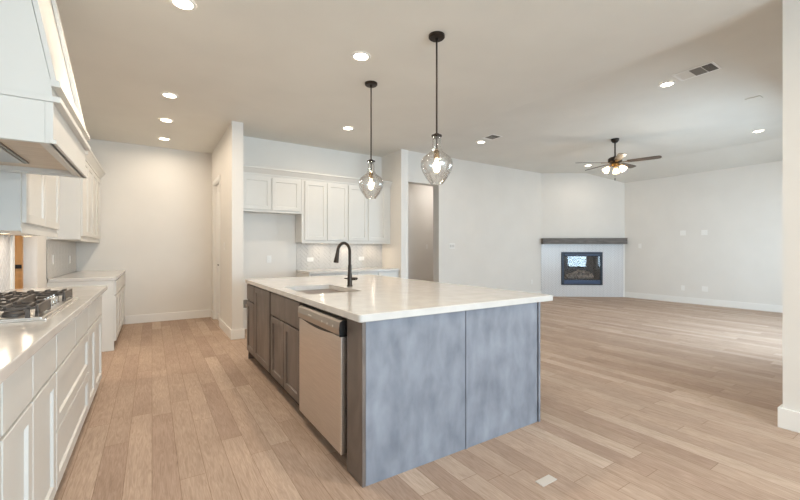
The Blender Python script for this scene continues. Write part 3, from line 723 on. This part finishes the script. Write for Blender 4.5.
# ------------------------------------------------------------------ fireplace
root = thing('fireplace_surround', 'pale herringbone tile surround of the corner fireplace', 'fireplace surround', FA, FANG)
s0, s1, sz = -.012, 2.118, 1.41
hole = (i0-s0-.002, i1-s0+.002, iz0-.002, iz1+.002)
m = MB()
for a, b, c, d in ((s0, i0-.002, 0, sz), (i1+.002, s1, 0, sz), (i0-.002, i1+.002, 0, iz0-.002), (i0-.002, i1+.002, iz1+.002, sz)): m.box(a, b, -.015, -.001, c, d)
m.build('grout_bed', 'grout', root, local=True)
m = MB(); herringbone(m, s1-s0, sz, .045, .135, .006, .004, hole, lambda a, b, c: Vector((a+s0, -.014-c, b))); m.build('tile_field', 'tile', root, local=True)
m = MB(); m.box(s1, s1+.03, -.03, -.001, 0, sz, .003); m.build('edge_trim', 'trim', root, local=True)
root = thing('mantel_shelf', 'long grey wood mantel beam above the fireplace tile', 'mantel', FA+Vector((0, 0, 1.41)), FANG)
m = MB(); m.box(.002, 2.15, -.17, -.001, 0, .155, .004); m.build('beam', 'mantel', root, local=True)
root = thing('gas_fireplace', 'dark metal gas fireplace insert with glass front in the tile', 'fireplace', FA, FANG)
m = MB(); g0, g1, gz0, gz1 = .585, 1.522, .45, 1.08
m.box(i0, g0, -.045, 0, iz0, iz1, .004); m.box(g1, i1, -.045, 0, iz0, iz1, .004); m.box(g0, g1, -.045, 0, gz1, iz1, .004); m.box(g0, g1, -.045, 0, iz0, iz0+.03, .004)
fr = m.build('frame', 'insert', root, local=True)
m = MB(); m.box(g0+.002, g1-.002, -.038, -.002, iz0+.032, gz0-.002, .003); m.build('lower_louvre', 'insertstrip', fr, local=True)
m = MB(); m.box(g0+.01, g1-.01, -.05, -.045, gz1+.025, gz1+.05, .002); m.build('upper_louvre', 'insertstrip', fr, local=True)
m = MB(); m.box(i0+.03, i1-.03, .42, .44, iz0+.03, iz1-.03); m.box(i0+.03, i0+.05, .0, .42, iz0+.03, iz1-.03); m.box(i1-.05, i1-.03, 0, .42, iz0+.03, iz1-.03); m.box(i0+.05, i1-.05, 0, .42, iz0+.03, gz0); m.box(i0+.05, i1-.05, 0, .42, iz1-.06, iz1-.03)
m.build('firebox', 'firebox', root, local=True)
m = MB(); m.box(g0, g1, -.025, -.019, gz0, gz1); m.build('glass_door', 'fireglass', root, local=True)
m = MB()
t = bmesh.new(); bmesh.ops.create_grid(t, x_segments=30, y_segments=12, size=.5)
for v in t.verts: v.co = Vector((1.05+v.co.x*.8, .2+v.co.y*.3, gz0+.012+random.random()*.03))
m.add(t); m.build('ember_bed', 'ember', root, local=True)
def log(pts, rad):
    m = MB(); rs = [r*random.uniform(.85, 1.15) for r in rad]; m.tube(pts, rs, 12); 
    for v in m.bm.verts: v.co += Vector((random.uniform(-1, 1), random.uniform(-1, 1), random.uniform(-1, 1)))*.007
    m.build('log', 'log', root, local=True, smooth=True, angle=60)
def lpts(a, b, n=7): return [Vector(a).lerp(Vector(b), k/(n-1))+Vector((0, random.uniform(-.012, .012), random.uniform(-.012, .012))) for k in range(n)]
log(lpts((.68, .12, .53), (.98, .2, .53)), [.055, .062, .058, .06, .055, .05, .045])
log(lpts((1.0, .2, .52), (1.38, .12, .55)), [.045, .05, .055, .06, .07, .075, .07])
log(lpts((.80, .27, .56), (1.28, .26, .56)), [.05]*7)
log(lpts((.85, .1, .60), (1.12, .26, .68)), [.04, .045, .045, .04, .038, .032, .026])
log(lpts((1.30, .1, .62), (1.02, .22, .70)), [.04, .042, .042, .038, .035, .03, .024])

# ------------------------------------------------------------------ switches and outlets
def wall_plate(kind, label, P, U, N, w=.07, h=.115, gang=1, horizontal=False):
    F = Frame(P, U, N); root = thing('light_switch' if kind == 's' else 'wall_outlet', label, 'switch' if kind == 's' else 'outlet', P)
    if horizontal: w, h = h, w
    m = MB(); F.box(m, -w/2, w/2, -h/2, h/2, .0005, .006, .002); pl = m.build('cover_plate', 'plate', root)
    for g in range(gang):
        a = (g-(gang-1)/2)*.046
        if kind == 's':
            m = MB(); F.box(m, a-.016, a+.016, -.033, .033, .006, .009, .0015); m.build('rocker', 'rocker' if gang > 1 else 'trim', root)
        else:
            for s in (-1, 1):
                m = MB()
                if horizontal: F.box(m, s*.021-.014, s*.021+.014, -.016, .016, .006, .008, .001)
                else: F.box(m, a-.016, a+.016, s*.021-.014, s*.021+.014, .006, .008, .001)
                m.build('receptacle', 'trim', root)
AL = dict(U=(1, 0, 0), N=(0, -1, 0))
wall_plate('o', 'white horizontal outlet on the alcove tile left of the faucet', (2.3, YA-.008, 1.085), horizontal=True, **AL)
wall_plate('o', 'white horizontal outlet on the alcove tile right of the faucet', (3.29, YA-.008, 1.09), horizontal=True, **AL)
wall_plate('o', 'white outlet on the bare wall of the refrigerator space', (1.606, YA, 1.1), **AL)
wall_plate('o', 'white outlet on grey tile of the far counter, nearer one', (XL+.008, 6.2, 1.135), U=(0, 1, 0), N=(1, 0, 0))
wall_plate('o', 'white outlet on grey tile of the far counter, by the corner', (XL+.008, 7.33, 1.11), U=(0, 1, 0), N=(1, 0, 0))
wall_plate('s', 'white light switch on the partition wall beside the door', (.935, 6.4, 1.31), U=(0, 1, 0), N=(-1, 0, 0))
wall_plate('s', 'small light switch on the hall wall seen through the opening', (6.16, 8.2, 1.34), **AL)
wall_plate('s', 'wide light switch right of the hall opening', (5.668, YL, 1.34), w=.16, gang=3, **AL)
wall_plate('o', 'low white outlet on the wall left of the fireplace', (8.42, YL, .41), **AL)
RW = dict(U=(0, 1, 0), N=(-1, 0, 0))
def rw(px, py):
    th = math.atan(248/383.); u = (px-400)/383.
    d = Vector((math.sin(th)+math.cos(th)*u, math.cos(th)-math.sin(th)*u, -(py-250)/383.)); t = XR/d.x
    return (XR, d.y*t, 1.25+d.z*t)
wall_plate('s', 'light switch on the right wall just beside the fireplace', rw(640, 246), **RW)
wall_plate('o', 'high outlet on the right wall, left of the upper pair', rw(683, 233), w=.115, gang=2, **RW)
wall_plate('o', 'high outlet on the right wall, right of the upper pair', rw(704.5, 232.5), w=.115, gang=2, **RW)
wall_plate('o', 'low outlet on the right wall, left of the lower pair', rw(683, 288), **RW)
wall_plate('o', 'low outlet on the right wall, right of the lower pair', rw(705, 289), w=.115, gang=2, **RW)
# water outlet box in the refrigerator space
root = thing('water_outlet_box', 'grey water valve box low on the refrigerator space wall', 'valve box', (1.25, YA, .4))
m = MB(); F = Frame((1.25, YA, .4), (1, 0, 0), (0, -1, 0)); F.box(m, -.08, .08, -.08, -.065, .0005, .02); F.box(m, -.08, .08, .065, .08, .0005, .02); F.box(m, -.08, -.065, -.065, .065, .0005, .02); F.box(m, .065, .08, -.065, .065, .0005, .02); m.build('frame', 'plate', root)
m = MB(); F.box(m, -.065, .065, -.065, .065, .0005, .004); m.build('back_plate', 'plateslot', root)
m = MB(); F.box(m, -.02, .02, -.05, -.01, .004, .03, .004); m.build('valve', 'steel2', root)
# small pale plate lying on the floor
m = MB(); m.box(1.732, 1.85, 1.284, 1.337, .0, .004, .0015)
tag(m.build('floor_plate', 'patch'), 'small pale rectangular plate on the floor near the island end', 'floor plate')

# under-cabinet lamps
def puck(label, x, y, z, rows):
    root = thing('under_cabinet_light', label, 'cabinet light', (x, y, z))
    m = MB(); m.lathe([(0, 0), (.034, 0), (.034, -.01), (.026, -.012)], n=24, cap=False); m.build('housing', 'plate', root, local=True, smooth=True)
    m = MB(); m.lathe([(.026, -.0115), (0, -.0118)], n=24); m.build('lens', 'puck', root, local=True)
    a = area_light('puck_beam', (0, 0, -.016), (0, 0, 0), .05, .05, UNDER_POWER, WARM, 'DISK'); a.parent = root
for lab, x in (('cabinet light under the left pair of alcove cabinets', 2.45), ('cabinet light under the middle of the alcove cabinets', 2.95), ('cabinet light under the right end of the alcove cabinets', 3.45)):
    puck(lab, x, 6.24, 1.374, 1)
puck('cabinet light under the wall cabinet beside the range hood, nearer', -.86, 3.72, 1.374, 1)
puck('cabinet light under the wall cabinet beside the range hood, farther', -.86, 4.3, 1.374, 1)
